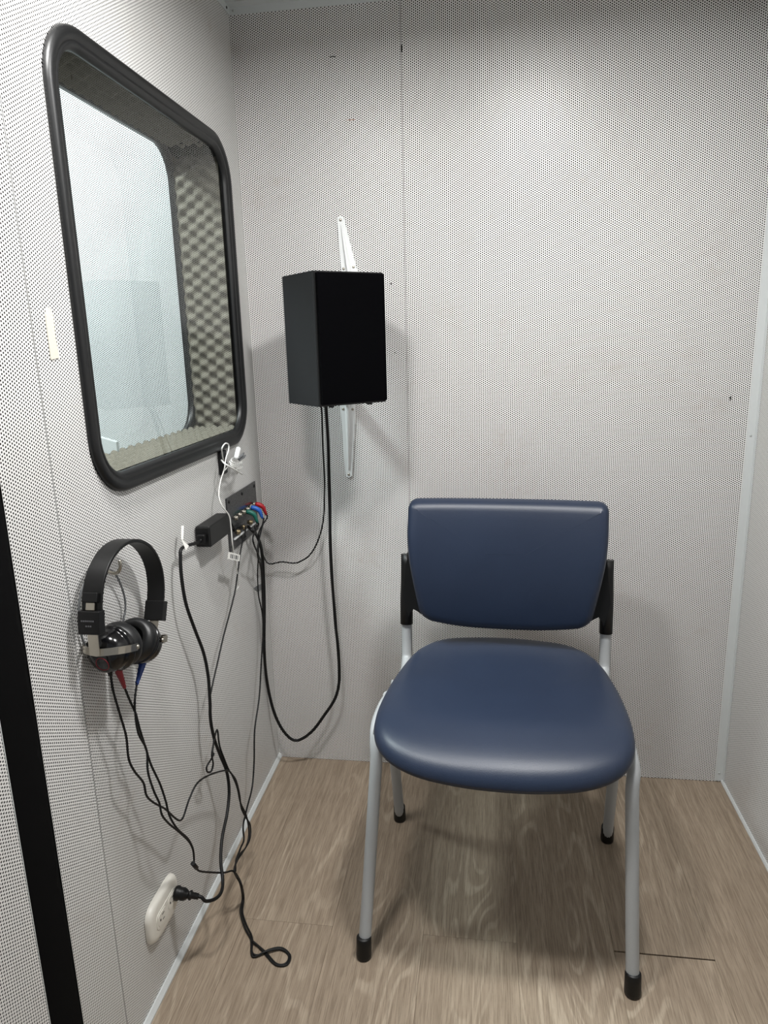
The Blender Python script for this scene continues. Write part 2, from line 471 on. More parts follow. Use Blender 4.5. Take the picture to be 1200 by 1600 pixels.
# ---- ceiling
ce = MB().box((-0.12, YF, 1.985), (W + 0.12, 0.013, 2.07)).build('ceiling', 'wool')
tag(ce, 'perforated steel ceiling of the booth', None, None, 'structure')
sheet_ring('panel', 2, ((0.0, W), (YF, 0.0)), None, 1.968, TH, 'ceilp', ce, uv_z)
# ---- trims: steel angles
def angle(name, a, b, n1, w1, n2, w2, label, th=0.0022):
    """steel angle from a to b with legs w1 along n1 and w2 along n2"""
    a, b, n1, n2 = map(Vector, (a, b, n1, n2))
    lp = [a, a + n1 * w1, a + n1 * w1 + n2 * th, a + n1 * th + n2 * th, a + n1 * th + n2 * w2, a + n2 * w2]
    return tag(MB().prism(lp, b - a).build(name, 'trim'), label, None, None, 'structure')
t1 = angle('trim_1', (0.0015, -0.0004, 1.967), (W, -0.0004, 1.967), (0, 0, -1), 0.0185, (0, -1, 0), 0.028, 'pale grey steel angle between back wall and ceiling')
t2 = angle('trim_2', (0.0004, -0.0006, 1.9675), (0.0004, YF, 1.9675), (0, 0, -1), 0.019, (1, 0, 0), 0.026, 'pale grey steel angle between left wall and ceiling')
t3 = angle('trim_3', (W - 0.0004, -0.0004, 0.004), (W - 0.0004, -0.0004, 1.945), (-1, 0, 0), 0.0205, (0, -1, 0), 0.012, 'pale grey steel corner strip between back and right walls')
def screw(p, d, r, parent, mat='nickel', h=0.0016):
    t = MB(); m = axis_mat(p, d)
    t.lathe([(r, 0), (r, h * 0.5), (r * 0.6, h), (0.0002, h * 1.05)], m, 12)
    return t.build('screw', mat, parent)
for z in (0.028, 0.95, 1.85): screw((W - 0.012, -0.0026, z), (0, -1, 0), 0.0028, t3, 'trim_grey')
screw((0.012, -0.0026, 1.957), (0, -1, 0), 0.003, t1, 'trim_grey')
screw((0.0026, -0.022, 1.957), (1, 0, 0), 0.003, t2, 'slot')
bl = tag(MB().prism([(0.0004, 0, 0.0), (0.009, 0, 0.0), (0.009, 0, 0.004), (0.0035, 0, 0.0125), (0.0004, 0, 0.0125)], (0, YF + 0.05, 0)).build('baseboard_left', 'trim'), 'thin pale metal skirting along the left wall', None, None, 'structure')
br = tag(MB().prism([(W - 0.0004, 0, 0.0), (W - 0.006, 0, 0.0), (W - 0.006, 0, 0.003), (W - 0.003, 0, 0.008), (W - 0.0004, 0, 0.008)], (0, YF + 0.05, 0)).build('baseboard_right', 'trim'), 'thin pale metal skirting along the right wall', None, None, 'structure')

# ---- window: rubber gasket, two panes, egg-crate foam reveal
win = empty('window_1', (0, WCY, WCZ - WHZ), label='booth window in a thick black rubber gasket with foam-lined reveal', kind='structure')
def ring(name, cy, cz, hy, hz, r, prof, mat, nseg=10):
    """profile (inward distance, x) swept round a rounded rectangle"""
    t = MB(); vs = []; fs = []; m = len(prof)
    base = rrect(hy, hz, r, nseg); n = len(base)
    for d, x in prof:
        lp = rrect(hy - d, hz - d, max(r - d, 0.004), nseg)
        vs += [Vector((x, cy + a, cz + b)) for a, b in lp]
    for i in range(m):
        j = (i + 1) % m
        for k in range(n): fs.append((i * n + k, i * n + (k + 1) % n, j * n + (k + 1) % n, j * n + k))
    return t.add(vs, fs, True).build(name, mat, win)
prof = [(0.0, -0.0005), (0.0006, 0.005), (0.003, 0.0085), (0.007, 0.0105), (0.012, 0.0110), (0.017, 0.0098), (0.0195, 0.0072), (0.021, 0.0068),
        (0.023, 0.0082), (0.027, 0.0075), (0.0315, 0.0035), (0.0335, -0.0005), (0.0340, -0.004), (0.014, -0.006), (0.008, -0.0005)]
ring('rubber_gasket', WCY, WCZ, WHY, WHZ, WR, prof, 'rubber', 12)
IY, IZ = WHY - 0.031, WHZ - 0.031
def pane(x):
    t = MB(); lp = rrect(IY + 0.003, IZ + 0.003, WR - 0.030, 10)
    t.add([(x, WCY + a, WCZ + b) for a, b in lp], [tuple(range(len(lp)))])
    return t.build('glass_pane', 'glass', win)
pane(-0.003)
# far opening
FX = -0.118
FY0, FY1, FZ0, FZ1 = -0.782, -0.132, 0.996, 1.638
fcy, fcz, fhy, fhz = (FY0 + FY1) / 2, (FZ0 + FZ1) / 2, (FY1 - FY0) / 2, (FZ1 - FZ0) / 2
ring('far_gasket', fcy, fcz, fhy + 0.03, fhz + 0.03, 0.10, [(0.0, FX - 0.012), (0.0, FX), (0.022, FX + 0.004), (0.030, FX), (0.030, FX - 0.012)], 'rubber', 10)
t = MB(); lp = rrect(fhy + 0.004, fhz + 0.004, 0.074, 10)
t.add([(FX - 0.006, fcy + a, fcz + b) for a, b in lp], [tuple(range(len(lp)))]); t.build('glass_pane', 'glass', win)
def foam(a, eu, lu, ev, lv, en, pu=0.031, pv=0.042, A=0.0105):
    """egg-crate foam slab: origin a, axes eu/ev, bumps along en"""
    a, eu, ev, en = map(Vector, (a, eu, ev, en)); nu, nv = int(lu / pu * 12), int(lv / pv * 14)
    vs = []; fs = []
    for j in range(nv + 1):
        for i in range(nu + 1):
            u, v = lu * i / nu, lv * j / nv
            c = 0.5 + 0.5 * math.sin(2 * PI * u / pu) * math.sin(2 * PI * v / pv)
            vs.append(a + eu * u + ev * v + en * (0.002 + A * c ** 1.3))
    for j in range(nv):
        for i in range(nu):
            k = j * (nu + 1) + i; fs.append((k, k + 1, k + nu + 2, k + nu + 1))
    return MB().add(vs, fs, True).build('foam_strip', 'foam', win)
FD = 0.108
FO = 0.017
foam((-0.008, FY1 + 0.010, WCZ - IZ - 0.02), (0, 0, 1), 2 * IZ + 0.04, (-1, 0, 0), FD, (0, -1, 0))
foam((-0.008, FY0 - 0.012, WCZ - IZ - 0.02), (0, 0, 1), 2 * IZ + 0.04, (-1, 0, 0), FD, (0, 1, 0))
foam((-0.008, FY0 - 0.01, FZ1 + 0.008), (0, 1, 0), FY1 - FY0 + 0.03, (-1, 0, 0), FD, (0, 0, -1))
foam((-0.008, FY0 - 0.01, FZ0 - 0.006), (0, 1, 0), FY1 - FY0 + 0.03, (-1, 0, 0), FD, (0, 0, 1), 0.034, 0.046, 0.013)
# reveal backing boxes that carry the foam
for nm, lo, hi in (('reveal_board', (FX, FY1 + 0.0125, 0.975), (-0.0165, FY1 + 0.022, 1.66)), ('reveal_board', (FX, FY0 - 0.024, 0.975), (-0.0165, FY0 - 0.0145, 1.66)),
                   ('reveal_board', (FX, FY0 - 0.0145, FZ1 + 0.0105), (-0.0165, FY1 + 0.0125, FZ1 + 0.019)), ('reveal_board', (FX, FY0 - 0.0145, FZ0 - 0.018), (-0.0165, FY1 + 0.0125, FZ0 - 0.0085))):
    MB().box(lo, hi).build(nm, 'seal', win)
# ---- what the window looks on to: a perforated wall of the outer room
OY = 0.060
wo = MB().box((-1.40, OY + 0.014, 0.0), (-0.125, OY + 0.10, 2.30)).build('wall_outer', 'wool')
tag(wo, 'bright perforated white wall seen beyond the window', None, None, 'structure')
sheet_ring('panel', 1, ((-1.40, -0.125), (0.004, 2.30)), None, OY, TH, 'perf_out', wo, uv_y)
fo = MB().box((-1.40, -1.3, -0.05), (-0.121, OY, 0.0)).build('floor_outer', 'trim_grey')
tag(fo, 'grey floor of the room beyond the window', None, None, 'structure')
# ================================================================== OBJECTS
# ---- ceiling lamp (above the frame)
for k, (LP, _w) in enumerate(LAMPS):
    lm = empty('ceiling_lamp', (LP[0], LP[1], 1.94), label=('round white ceiling lamp above the chair', 'round white ceiling lamp near the left wall')[k], cat='lamp')
    m = Matrix.Translation((LP[0], LP[1], 0))
    MB().lathe([(0.095, 1.967), (0.098, 1.955), (0.094, 1.942), (0.084, 1.938), (0.082, 1.945), (0.0005, 1.946)], m, 40).build('housing', 'white', lm)

# ---- chair
TH_C = math.atan2(-0.025, 0.513)
chair = empty('chair', (0.637, -0.476, 0.0), (0, 0, TH_C), 'navy blue leatherette chair with silver-grey tube legs and black feet', 'chair')
CM = chain(chair)
def cpt(x, y, z): return CM @ Vector((x, y, z))
TR = 0.0125
for s in (-1, 1):
    k = 0.238 if s < 0 else 0.245
    ky = -0.125 if s < 0 else -0.150
    path = [(s * 0.2565, -0.212, 0.012), (s * (0.2565 * 0.64 + k * 0.36), -0.212 * 0.64 + ky * 0.36, 0.14), (s * (0.2565 * 0.22 + k * 0.78), -0.212 * 0.22 + ky * 0.78, 0.30), (s * k, ky, 0.385), (s * (k + 0.003), ky + 0.016, 0.418),
            (s * 0.245, ky + 0.05, 0.437), (s * 0.2435, 0.0, 0.442), (s * 0.2345, 0.08, 0.438), (s * 0.2285, 0.180, 0.430), (s * 0.232, 0.229, 0.438),
            (s * 0.233, 0.2425, 0.470), (s * 0.233, 0.249, 0.55), (s * 0.232, 0.268, 0.67)]
    MB().tube([cpt(*q) for q in spline(path, 5)], TR, 14).build('side_frame', 'silver', chair)
    path = [(s * 0.2555, 0.212, 0.012), (s * 0.2535, 0.17, 0.14), (s * 0.251, 0.115, 0.30), (s * 0.249, 0.075, 0.425)]
    MB().tube([cpt(*q) for q in spline(path, 5)], TR, 14).build('leg', 'silver', chair)
    for (x, y, dx, dy) in ((s * 0.2565, -0.212, -s * 0.0018, 0.015), (s * 0.2555, 0.212, -s * 0.002, -0.025)):
        m = CM @ axis_mat((x - dx * 0.1, y - dy * 0.1, 0.0), (dx / 0.14 * 0.9, dy / 0.14 * 0.9, 1))
        MB().lathe([(0.0130, -0.0004), (0.0150, 0.002), (0.0155, 0.008), (0.0150, 0.030), (0.0148, 0.044), (0.0135, 0.0455)], m, 18).build('foot_cap', 'plastic', chair)
# cross tubes under the seat
for y in (-0.10, 0.10):
    MB().tube([cpt(-0.246, y, 0.438), cpt(0.246, y, 0.438)], 0.010, 10).build('cross_tube', 'silver', chair)

def smooth_loop(P, n=6):
    P = [Vector((p[0], p[1], 0)) for p in P]; m = len(P); out = []
    for i in range(m):
        a, b, c, d = P[i - 1], P[i], P[(i + 1) % m], P[(i + 2) % m]
        for k in range(n):
            t = k / n
            q = 0.5 * (2 * b + (c - a) * t + (2 * a - 5 * b + 4 * c - d) * t * t + (3 * b - a - 3 * c + d) * t ** 3)
            out.append((q.x, q.y))
    return out
def cushion(loop, cx, cy, rings, fn, name, mat, parent):
    """loop lofted through rings of (inset in metres, height); fn maps (x, y, h) to a point"""
    n = len(loop); vs = []; fs = []
    R = sum(math.hypot(x - cx, y - cy) for x, y in loop) / n
    nrm = []
    for i in range(n):
        ax, ay = loop[i - 1]; bx, by = loop[(i + 1) % n]; dx, dy = bx - ax, by - ay; l = math.hypot(dx, dy) or 1
        nx, ny = -dy / l, dx / l
        if nx * (cx - loop[i][0]) + ny * (cy - loop[i][1]) < 0: nx, ny = -nx, -ny
        nrm.append((nx, ny))
    for ins, h in rings:
        for (x, y), (nx, ny) in zip(loop, nrm):
            if ins < 0.02: px, py = x + nx * ins, y + ny * ins
            else:
                x2, y2 = x + nx * 0.02, y + ny * 0.02; k = max(0.0, 1 - (ins - 0.02) / (R - 0.02))
                px, py = cx + (x2 - cx) * k, cy + (y2 - cy) * k
            vs.append(fn(px, py, h))
    m = len(rings)
    for i in range(m - 1):
        for k in range(n): fs.append((i * n + k, i * n + (k + 1) % n, (i + 1) * n + (k + 1) % n, (i + 1) * n + k))
    t = MB().add(vs, fs, True); t.f.append(list(range(n))); t.sm.append(True); t.f.append([(m - 1) * n + k for k in range(n)]); t.sm.append(True)
    return t.build(name, mat, parent)
# seat outline (local x, y; front is -y)
half = [(0.0, -0.243), (0.075, -0.240), (0.150, -0.228), (0.205, -0.202), (0.236, -0.160), (0.246, -0.100), (0.245, -0.02), (0.236, 0.075), (0.218, 0.165), (0.190, 0.225), (0.145, 0.262), (0.075, 0.278)]
loop = smooth_loop(half + [(0.0, 0.283)] + [(-x, y) for x, y in half[:0:-1]], 5)
def seat_fn(x, y, h):
    d = max(0.0, -(y + 0.09)); drop = 1.55 * d * d
    dish = -0.010 * max(0, 1 - (x / 0.2) ** 2) * max(0, 1 - ((y - 0.05) / 0.2) ** 2)
    up = 0.010 * max(0, (y - 0.12)) / 0.16
    return cpt(x * (1.012 if x > 0 else 0.995) + 0.003, y, 0.4455 + h - drop * (1.0 if h > 0.01 else 0.75) + (dish + up if h > 0.02 else 0))
cushion(loop, 0, 0.02, [(0.16, 0.0), (0.03, 0.0), (0.012, 0.001), (0.004, 0.005), (0.0005, 0.012), (0.0, 0.019), (0.002, 0.027), (0.007, 0.033), (0.014, 0.037), (0.022, 0.0395), (0.04, 0.0415), (0.07, 0.0425), (0.11, 0.043), (0.15, 0.043), (0.19, 0.043), (0.225, 0.043)],
        seat_fn, 'seat', 'leather', chair)
# backrest
def rounded_poly(P, n=6):
    """P: (x, y, r)"""
    out = []; m = len(P)
    for i in range(m):
        p = Vector(P[i][:2]); a = Vector(P[i - 1][:2]); b = Vector(P[(i + 1) % m][:2]); r = P[i][2]
        da, db = (a - p), (b - p); r = min(r, da.length * 0.48, db.length * 0.48)
        s, e = p + da.normalized() * r, p + db.normalized() * r
        for k in range(n + 1):
            t = k / n; q = s * (1 - t) ** 2 + p * 2 * t * (1 - t) + e * t * t; out.append((q.x, q.y))
    return out
bp = [(-0.2215, 0.838, 0.024), (0.0, 0.834, 0.10), (0.2265, 0.837, 0.024), (0.2265, 0.730, 0.10), (0.194, 0.553, 0.034), (0.10, 0.534, 0.08), (0.0, 0.530, 0.09), (-0.10, 0.534, 0.08), (-0.192, 0.556, 0.034), (-0.2235, 0.730, 0.10)]
lp0 = rounded_poly(bp, 7)
lp2 = []
for i in range(len(lp0)):       # resample long edges
    a, b = lp0[i], lp0[(i + 1) % len(lp0)]; L = math.hypot(b[0] - a[0], b[1] - a[1]); k = max(1, int(L / 0.02))
    for j in range(k): lp2.append((a[0] + (b[0] - a[0]) * j / k, a[1] + (b[1] - a[1]) * j / k))
def back_fn(x, z, h):
    y = 0.268 + (z - 0.69) * 0.16 - 0.55 * x * x - h - 0.022 * (1 - ((z - 0.70) / 0.16) ** 2)
    return cpt(x, y, z)
cushion(lp2, 0, 0.69, [(0.12, -0.004), (0.03, -0.004), (0.012, -0.003), (0.004, 0.001), (0.0, 0.008), (0.0, 0.015), (0.003, 0.023), (0.007, 0.0285), (0.012, 0.0318), (0.018, 0.0335), (0.026, 0.034), (0.05, 0.034), (0.08, 0.034), (0.12, 0.034), (0.17, 0.034)],
        back_fn, 'backrest', 'leather', chair)
# black plastic side brackets: sleeve on the upright plus a web that runs behind the backrest
for s in (-1, 1):
    t = MB()
    t.tube([cpt(s * 0.233, 0.2435, 0.527), cpt(s * 0.233, 0.252, 0.58), cpt(s * 0.232, 0.268, 0.67), cpt(s * 0.232, 0.272, 0.695)], 0.0152, 14)
    lpw = [(0.228, 0.708), (0.224, 0.716), (0.205, 0.72), (0.15, 0.71), (0.14, 0.60), (0.170, 0.560), (0.196, 0.556), (0.205, 0.563), (0.214, 0.568), (0.222, 0.560), (0.226, 0.548), (0.24, 0.60)]
    web = [cpt(s * x, 0.2665 + (z - 0.69) * 0.16 - 0.55 * max(0, x - 0.02) ** 2 * 0.5, z) for x, z in lpw]
    t.prism(web, (CM.to_3x3() @ Vector((0, 0.012, 0))))
    t.build('back_bracket', 'plastic', chair)

# ---- loudspeaker on the back wall
A_S = math.atan2(0.110, 0.127)
SPC = Vector((0.262, -0.190, 0)); SW, SD, SZ0, SZ1 = 0.174, 0.160, 1.060, 1.345
spk = empty('loudspeaker', (SPC.x, SPC.y, SZ0), (0, 0, A_S), 'black bookshelf loudspeaker turned sideways on white brackets', 'loudspeaker')
SM = chain(spk)
MB().box((-SW / 2, -SD / 2 + 0.010, 0), (SW / 2, SD / 2, SZ1 - SZ0), SM).build('cabinet', 'cabinet', spk, 0.0012)
MB().box((-SW / 2 + 0.001, -SD / 2 + 0.006, 0.001), (SW / 2 - 0.001, -SD / 2 + 0.0101, SZ1 - SZ0 - 0.001), SM).build('baffle', 'plastic', spk)
MB().box((-SW / 2 + 0.004, -SD / 2 - 0.003, 0.005), (SW / 2 - 0.003, -SD / 2 + 0.0062, SZ1 - SZ0 - 0.004), SM).build('grille', 'cloth', spk, 0.001, 2)
for dx in (-0.05, 0.05):
    MB().lathe([(0.006, -0.0035), (0.007, 0.0), (0.007, 0.002)], SM @ Matrix.Translation((dx, -SD / 2 + 0.02, -0.0005)), 10).build('rubber_foot', 'rubber', spk)
# ---- white L brackets above and below
def bracket(base, tip, up, label):
    """pressed-steel shelf bracket: wall leg from base to tip (x, z), shelf leg under or over the cabinet"""
    bx, bz = base; tx, tz = tip
    b = empty('shelf_bracket', (bx, -0.001, min(bz, tz)), label=label, cat='bracket', group='white speaker brackets')
    d = Vector((tx - bx, 0, tz - bz)); L = d.length; d.normalize(); sd = Vector((-d.z, 0, d.x))
    w0, w1 = 0.0205, 0.0090; n = 10; lpp = []
    P = lambda l, w, y: Vector((bx, y, bz)) + d * l + sd * w
    lpp = [P(0, w0, -0.0012), P(0, -w0, -0.0012)]
    for k in range(n + 1):
        a = -PI / 2 + PI * k / n; lpp.append(P(L + w1 * math.cos(a), w1 * math.sin(a), -0.0012))
    MB().prism(lpp, (0, -0.002, 0)).build('wall_leg', 'white', b, 0.0005)
    # ridge pressed into the leg, tapering to the tip
    rid = MB(); vs = []
    secs = [(0.0, 0.0075, 0.010), (0.02, 0.0072, 0.010), (L * 0.5, 0.005, 0.0075), (L - 0.018, 0.0022, 0.004), (L - 0.012, 0.0015, 0.0022)]
    for l, w, h in secs: vs += [P(l, w, -0.003), P(l, w * 0.35, -0.003 - h), P(l, -w * 0.35, -0.003 - h), P(l, -w, -0.003)]
    fs = []
    for i in range(len(secs) - 1):
        for k in range(3): fs.append((4 * i + k, 4 * i + k + 1, 4 * i + 5 + k, 4 * i + 4 + k))
    fs += [(0, 1, 2, 3), tuple(4 * (len(secs) - 1) + k for k in range(4))]
    rid.add(vs, fs).build('ridge', 'white', b, 0.0008)
    # shelf leg
    z = SZ1 + 0.0008 if up else SZ0 - 0.0008
    e = 0.0024 if up else -0.0024
    z0, z1 = sorted((z, z + e))
    MB().box((bx - w0, -0.17, z0), (bx + w0, -0.0012, z1)).build('shelf_leg', 'white', b, 0.0004)
    a, c = sorted((bz, z))
    MB().box((bx - w0, -0.0032, a - 0.0001), (bx + w0, -0.0012, c + 0.0001)).build('heel', 'white', b)
    for l, w in ((0.013, 0.0125), (0.013, -0.0125), (L, 0.0)):
        screw(P(l, w, -0.0031), (0, -1, 0), 0.0034, b, 'nickel')
    return b
bracket((0.266, 1.362), (0.2485, 1.487), True, 'white pressed-steel bracket rising above the black loudspeaker')
bracket((0.2495, 1.040), (0.2445, 0.855), False, 'white pressed-steel bracket hanging below the black loudspeaker')

# ---- cables helper
def cable(name, P, r, mat, parent=None, n=8, sub=7):
    return MB().tube(spline(P, sub), r, n).build(name, mat, parent)
# thin speaker wire, from cabinet to jack plate
c1 = empty('speaker_wire', (0.12, -0.03, 0.61), label='thin black speaker wire curving to the jack plate', cat='cable')
cable('wire', pts(('B', 500, 628, 0.15), ('B', 503, 645, 0.13), ('B', 504, 690, 0.10), ('B', 507, 760, 0.05), ('B', 504, 820, 0.035), ('B', 488, 862, 0.03), ('B', 465, 879, 0.03), ('B', 440, 878, 0.03),
                  ('B', 422, 881, 0.032), ('L', 413, 872, 0.034), ('L', 404, 845, 0.035), ('L', 400, 832, 0.03), ('L', 398, 822, 0.018)), 0.0020, 'blackcord', c1)
# thick speaker cable looping low along the back wall
c2 = empty('speaker_cable', (0.09, -0.06, 0.07), label='thick black speaker cable hanging in a deep loop near the floor', cat='cable')
cable('cable', pts(('B', 509, 628, 0.15), ('B', 510, 645, 0.13), ('B', 513, 700, 0.10), ('B', 515, 780, 0.06), ('B', 517, 870, 0.05), ('B', 523, 960, 0.045), ('B', 530, 1040, 0.045), ('B', 526, 1085, 0.05), ('B', 505, 1120, 0.055), ('B', 485, 1145, 0.058),
                   ('B', 463, 1157, 0.06), ('B', 445, 1145, 0.066), ('B', 429, 1115, 0.075), ('B', 418, 1070, 0.082), ('L', 413, 1020, 0.012), ('L', 413, 950, 0.012), ('L', 412, 905, 0.014), ('L', 409, 862, 0.018),
                   ('L', 402, 838, 0.026), ('L', 394, 829, 0.024), ('L', 388, 823, 0.008)), 0.0042, 'blackcord', c2)

# ---- jack plate
JP = [onx(352.8, 777), onx(397.8, 752), onx(400, 831), onx(356, 859)]
jy0, jy1, jz0, jz1 = -0.272, -0.056, 0.716, 0.8475
jp = empty('jack_plate', (0, (jy0 + jy1) / 2, jz0), label='glossy black jack plate with plugs on the left wall', cat='jack plate')
MB().box((0.0004, jy0, jz0), (0.0042, jy1, jz1)).build('plate', 'panelblack', jp, 0.0008)
for y in (jy0 + 0.014, (jy0 + jy1) / 2, jy1 - 0.012):
    for z in (jz0 + 0.011, jz1 - 0.011): screw((0.0042, y, z), (1, 0, 0), 0.0042, jp, 'plastic', 0.002)
def jack(y, z, r=0.0062, mat='nickel'):
    j = MB().lathe([(r, 0), (r, 0.002), (r * 0.78, 0.0024), (r * 0.78, 0.007), (r * 0.6, 0.0075), (0.0005, 0.0075)], axis_mat((0.004, y, z), (1, 0, 0)), 16).build('jack', mat, jp)
    return j
JZ = 0.790
jys = [-0.225, -0.195, -0.165, -0.135, -0.105, -0.080]
for y in jys: jack(y, JZ)
for y in (-0.215, -0.170, -0.120): jack(y, 0.752, 0.0068, 'brass')
MB().box((0.0042, -0.245, 0.7395), (0.0075, -0.085, 0.7425)).build('divider', 'white', jp)

def plug_cable(name, label, y, z, colour, path, r=0.0021, out=0.028, drop=0.016, extra=None):
    """moulded angled plug in a jack at (y, z) followed by its cable"""
    c = empty(name, (0.012, y, z), label=label, cat='cable')
    k = 8; P = [Vector((0.009 + out * math.sin(PI / 2 * i / k) * 0.75, y + 0.004 * i / k, z - drop * (1 - math.cos(PI / 2 * i / k)))) for i in range(k + 1)]
    end = P[-1] + Vector((0.004, 0.002, -0.014)); P += [P[-1] + Vector((0.002, 0.001, -0.007)), end]
    rad = [0.0058, 0.0062, 0.0064, 0.0063, 0.0060, 0.0057, 0.0053, 0.0050, 0.0047, 0.0042, 0.0030]
    MB().tube(P, rad, 12).build('plug', colour, c)
    MB().lathe([(0.0045, 0), (0.0045, 0.006)], axis_mat((0.005, y, z), (1, 0, 0)), 12).build('plug_tip', 'nickel', c)
    cable('cord', [end + Vector((0, 0, 0.003)), end + Vector((0.001, 0.001, -0.008))] + path, r, 'blackcord', c)
    return c
plug_cable('red_plug_cable', 'black cord with a red plug in the jack plate', -0.080, JZ, 'red',
           pts(('L', 405, 830, 0.035), ('L', 404, 850, 0.03), ('L', 403.5, 872, 0.024), ('L', 402.5, 895, 0.02), ('L', 404, 930, 0.016), ('L', 410, 960, 0.013), ('L', 412.5, 1000, 0.014)), 0.0018)
plug_cable('blue_plug_cable', 'black cord with a blue plug, falling behind the cords to the floor', -0.118, JZ, 'blue',
           pts(('L', 402, 860, 0.045), ('L', 408, 890, 0.035), ('L', 410, 930, 0.028), ('L', 411, 985, 0.025), ('L', 408, 1040, 0.026), ('L', 405, 1090, 0.03), ('L', 398, 1140, 0.034), ('L', 397, 1190, 0.036), ('L', 394, 1230, 0.04), ('L', 386, 1262, 0.05),
               ('L', 380, 1290, 0.06), ('L', 381, 1312, 0.066), ('L', 376, 1325, 0.072), ('L', 369, 1345, 0.08), ('L', 367, 1364, 0.085), ('L', 375, 1380, 0.092), ('F', 379, 1402, 0.020), ('F', 376, 1425, 0.008), ('F', 383, 1450, 0.004), ('F', 392, 1468, 0.003),
               ('F', 393, 1490, 0.003), ('F', 398, 1495, 0.003), ('F', 415, 1487, 0.007), ('F', 438, 1483, 0.004), ('F', 451, 1492, 0.003), ('F', 447, 1505, 0.003), ('F', 432, 1506, 0.003), ('F', 415, 1488, 0.003), ('F', 394, 1470, 0.006)), 0.0021, out=0.030)
plug_cable('green_plug_cable', 'black cord with a dark green plug in the jack plate', -0.155, JZ - 0.002, 'green',
           pts(('L', 395, 842, 0.055), ('L', 404, 868, 0.042), ('L', 409, 885, 0.03), ('L', 411, 940, 0.022), ('L', 413.5, 1000, 0.018)), 0.0022, out=0.028)
# thin cord dropping from the plate to the small hanging coil
c5 = empty('signal_cord', (0.03, -0.45, 0.2), label='thin black cord from jack plate ending in a small twisted coil', cat='cable')
P5 = pts(('L', 384, 822, 0.010), ('L', 383, 832, 0.022), ('L', 377, 855, 0.03), ('L', 372, 890, 0.03), ('L', 367, 925, 0.03), ('L', 357, 965, 0.03), ('L', 349, 995, 0.032), ('L', 340, 1035, 0.034), ('L', 332, 1070, 0.036), ('L', 327, 1100, 0.036),
         ('L', 331, 1130, 0.036), ('L', 334, 1155, 0.038), ('L', 332, 1175, 0.038), ('L', 334, 1178, 0.042), ('L', 330, 1186, 0.040), ('L', 323, 1198, 0.038), ('L', 324, 1206, 0.036), ('L', 330, 1205, 0.036), ('L', 333, 1193, 0.038), ('L', 331, 1180, 0.044), ('L', 333, 1165, 0.042),
         ('L', 337, 1145, 0.036), ('L', 340, 1142, 0.036), ('L', 343, 1165, 0.04), ('L', 350, 1185, 0.045), ('L', 358, 1204, 0.05), ('L', 368, 1218, 0.055), ('L', 374, 1240, 0.055), ('L', 377, 1262, 0.058), ('L', 384, 1277, 0.06), ('L', 391, 1290, 0.062), ('L', 390, 1312, 0.066), ('L', 379, 1332, 0.074),
         ('L', 370, 1346, 0.082), ('L', 366, 1362, 0.09), ('L', 376, 1378, 0.086))
cable('cord', P5, 0.0019, 'blackcord', c5)

# ---- power adapter on the wall
ad = empty('power_adapter', (0.02, -0.39, 0.782), label='black power adapter brick fixed to the left wall', cat='power adapter')
ax0, ax1, ay0, ay1, az0, az1 = 0.0015, 0.0335, -0.462, -0.335, 0.784, 0.829
MB().box((ax0, ay0 + 0.004, az0), (ax1, ay1, az1)).build('case', 'plastic', ad, 0.003, 3)
MB().box((ax0 + 0.0015, ay0, az0 + 0.002), (ax1 - 0.0015, ay0 + 0.006, az1 - 0.002)).build('end_plate', 'plastic', ad, 0.001)
MB().box((ax0 + 0.007, ay0 - 0.010, az0 + 0.010), (ax1 - 0.007, ay0 + 0.001, az1 - 0.014)).build('inlet_plug', 'blackcord', ad, 0.003, 3)
cable('output_lead', [Vector((0.017, ay1 - 0.003, 0.806)), Vector((0.018, ay1 + 0.012, 0.807)), Vector((0.017, ay1 + 0.03, 0.80)), Vector((0.012, ay1 + 0.06, 0.79)), Vector((0.006, -0.236, 0.760))], 0.0021, 'blackcord', ad)
# ---- mains cord from adapter to outlet
OYC, OZC = -0.772, 0.166
PLY, PLZ = -0.735, 0.168
c6 = empty('mains_cord', (0.04, -0.60, 0.16), label='black mains cord with plug running from adapter to outlet', cat='cable')
PM = [Vector((0.018, ay0 - 0.006, az0 + 0.020)), Vector((0.016, ay0 - 0.022, az0 + 0.018))] + pts(('L', 285, 856, 0.022), ('L', 282, 872, 0.024), ('L', 284, 905, 0.026), ('L', 291, 945, 0.028), ('L', 305, 985, 0.03), ('L', 318, 1020, 0.032), ('L', 325, 1055, 0.034), ('L', 328, 1095, 0.036), ('L', 329, 1125, 0.036), ('L', 335, 1155, 0.038),
      ('L', 344, 1180, 0.04), ('L', 354, 1205, 0.045), ('L', 358, 1235, 0.048), ('L', 355, 1270, 0.052), ('L', 347, 1310, 0.058), ('L', 345, 1345, 0.066), ('L', 348, 1375, 0.078), ('L', 346, 1393, 0.085), ('L', 337, 1404, 0.083), ('L', 322, 1408, 0.074))
PM += [Vector((0.0665, PLY + 0.001, PLZ - 0.0056)), Vector((0.055, PLY + 0.0006, PLZ - 0.004))]
cable('cord', PM, 0.0034, 'blackcord', c6, 10)
t = MB(); m = axis_mat((0.0150, PLY, PLZ), (1, 0.02, -0.10))
t.lathe([(0.0125, 0.0), (0.0140, 0.003), (0.0138, 0.007), (0.0118, 0.009), (0.0122, 0.014), (0.0120, 0.018), (0.0095, 0.0225), (0.0072, 0.025), (0.0070, 0.028), (0.0092, 0.029), (0.0092, 0.032), (0.0062, 0.033), (0.0058, 0.046), (0.0030, 0.0465)], m, 20).build('plug', 'plastic', c6)
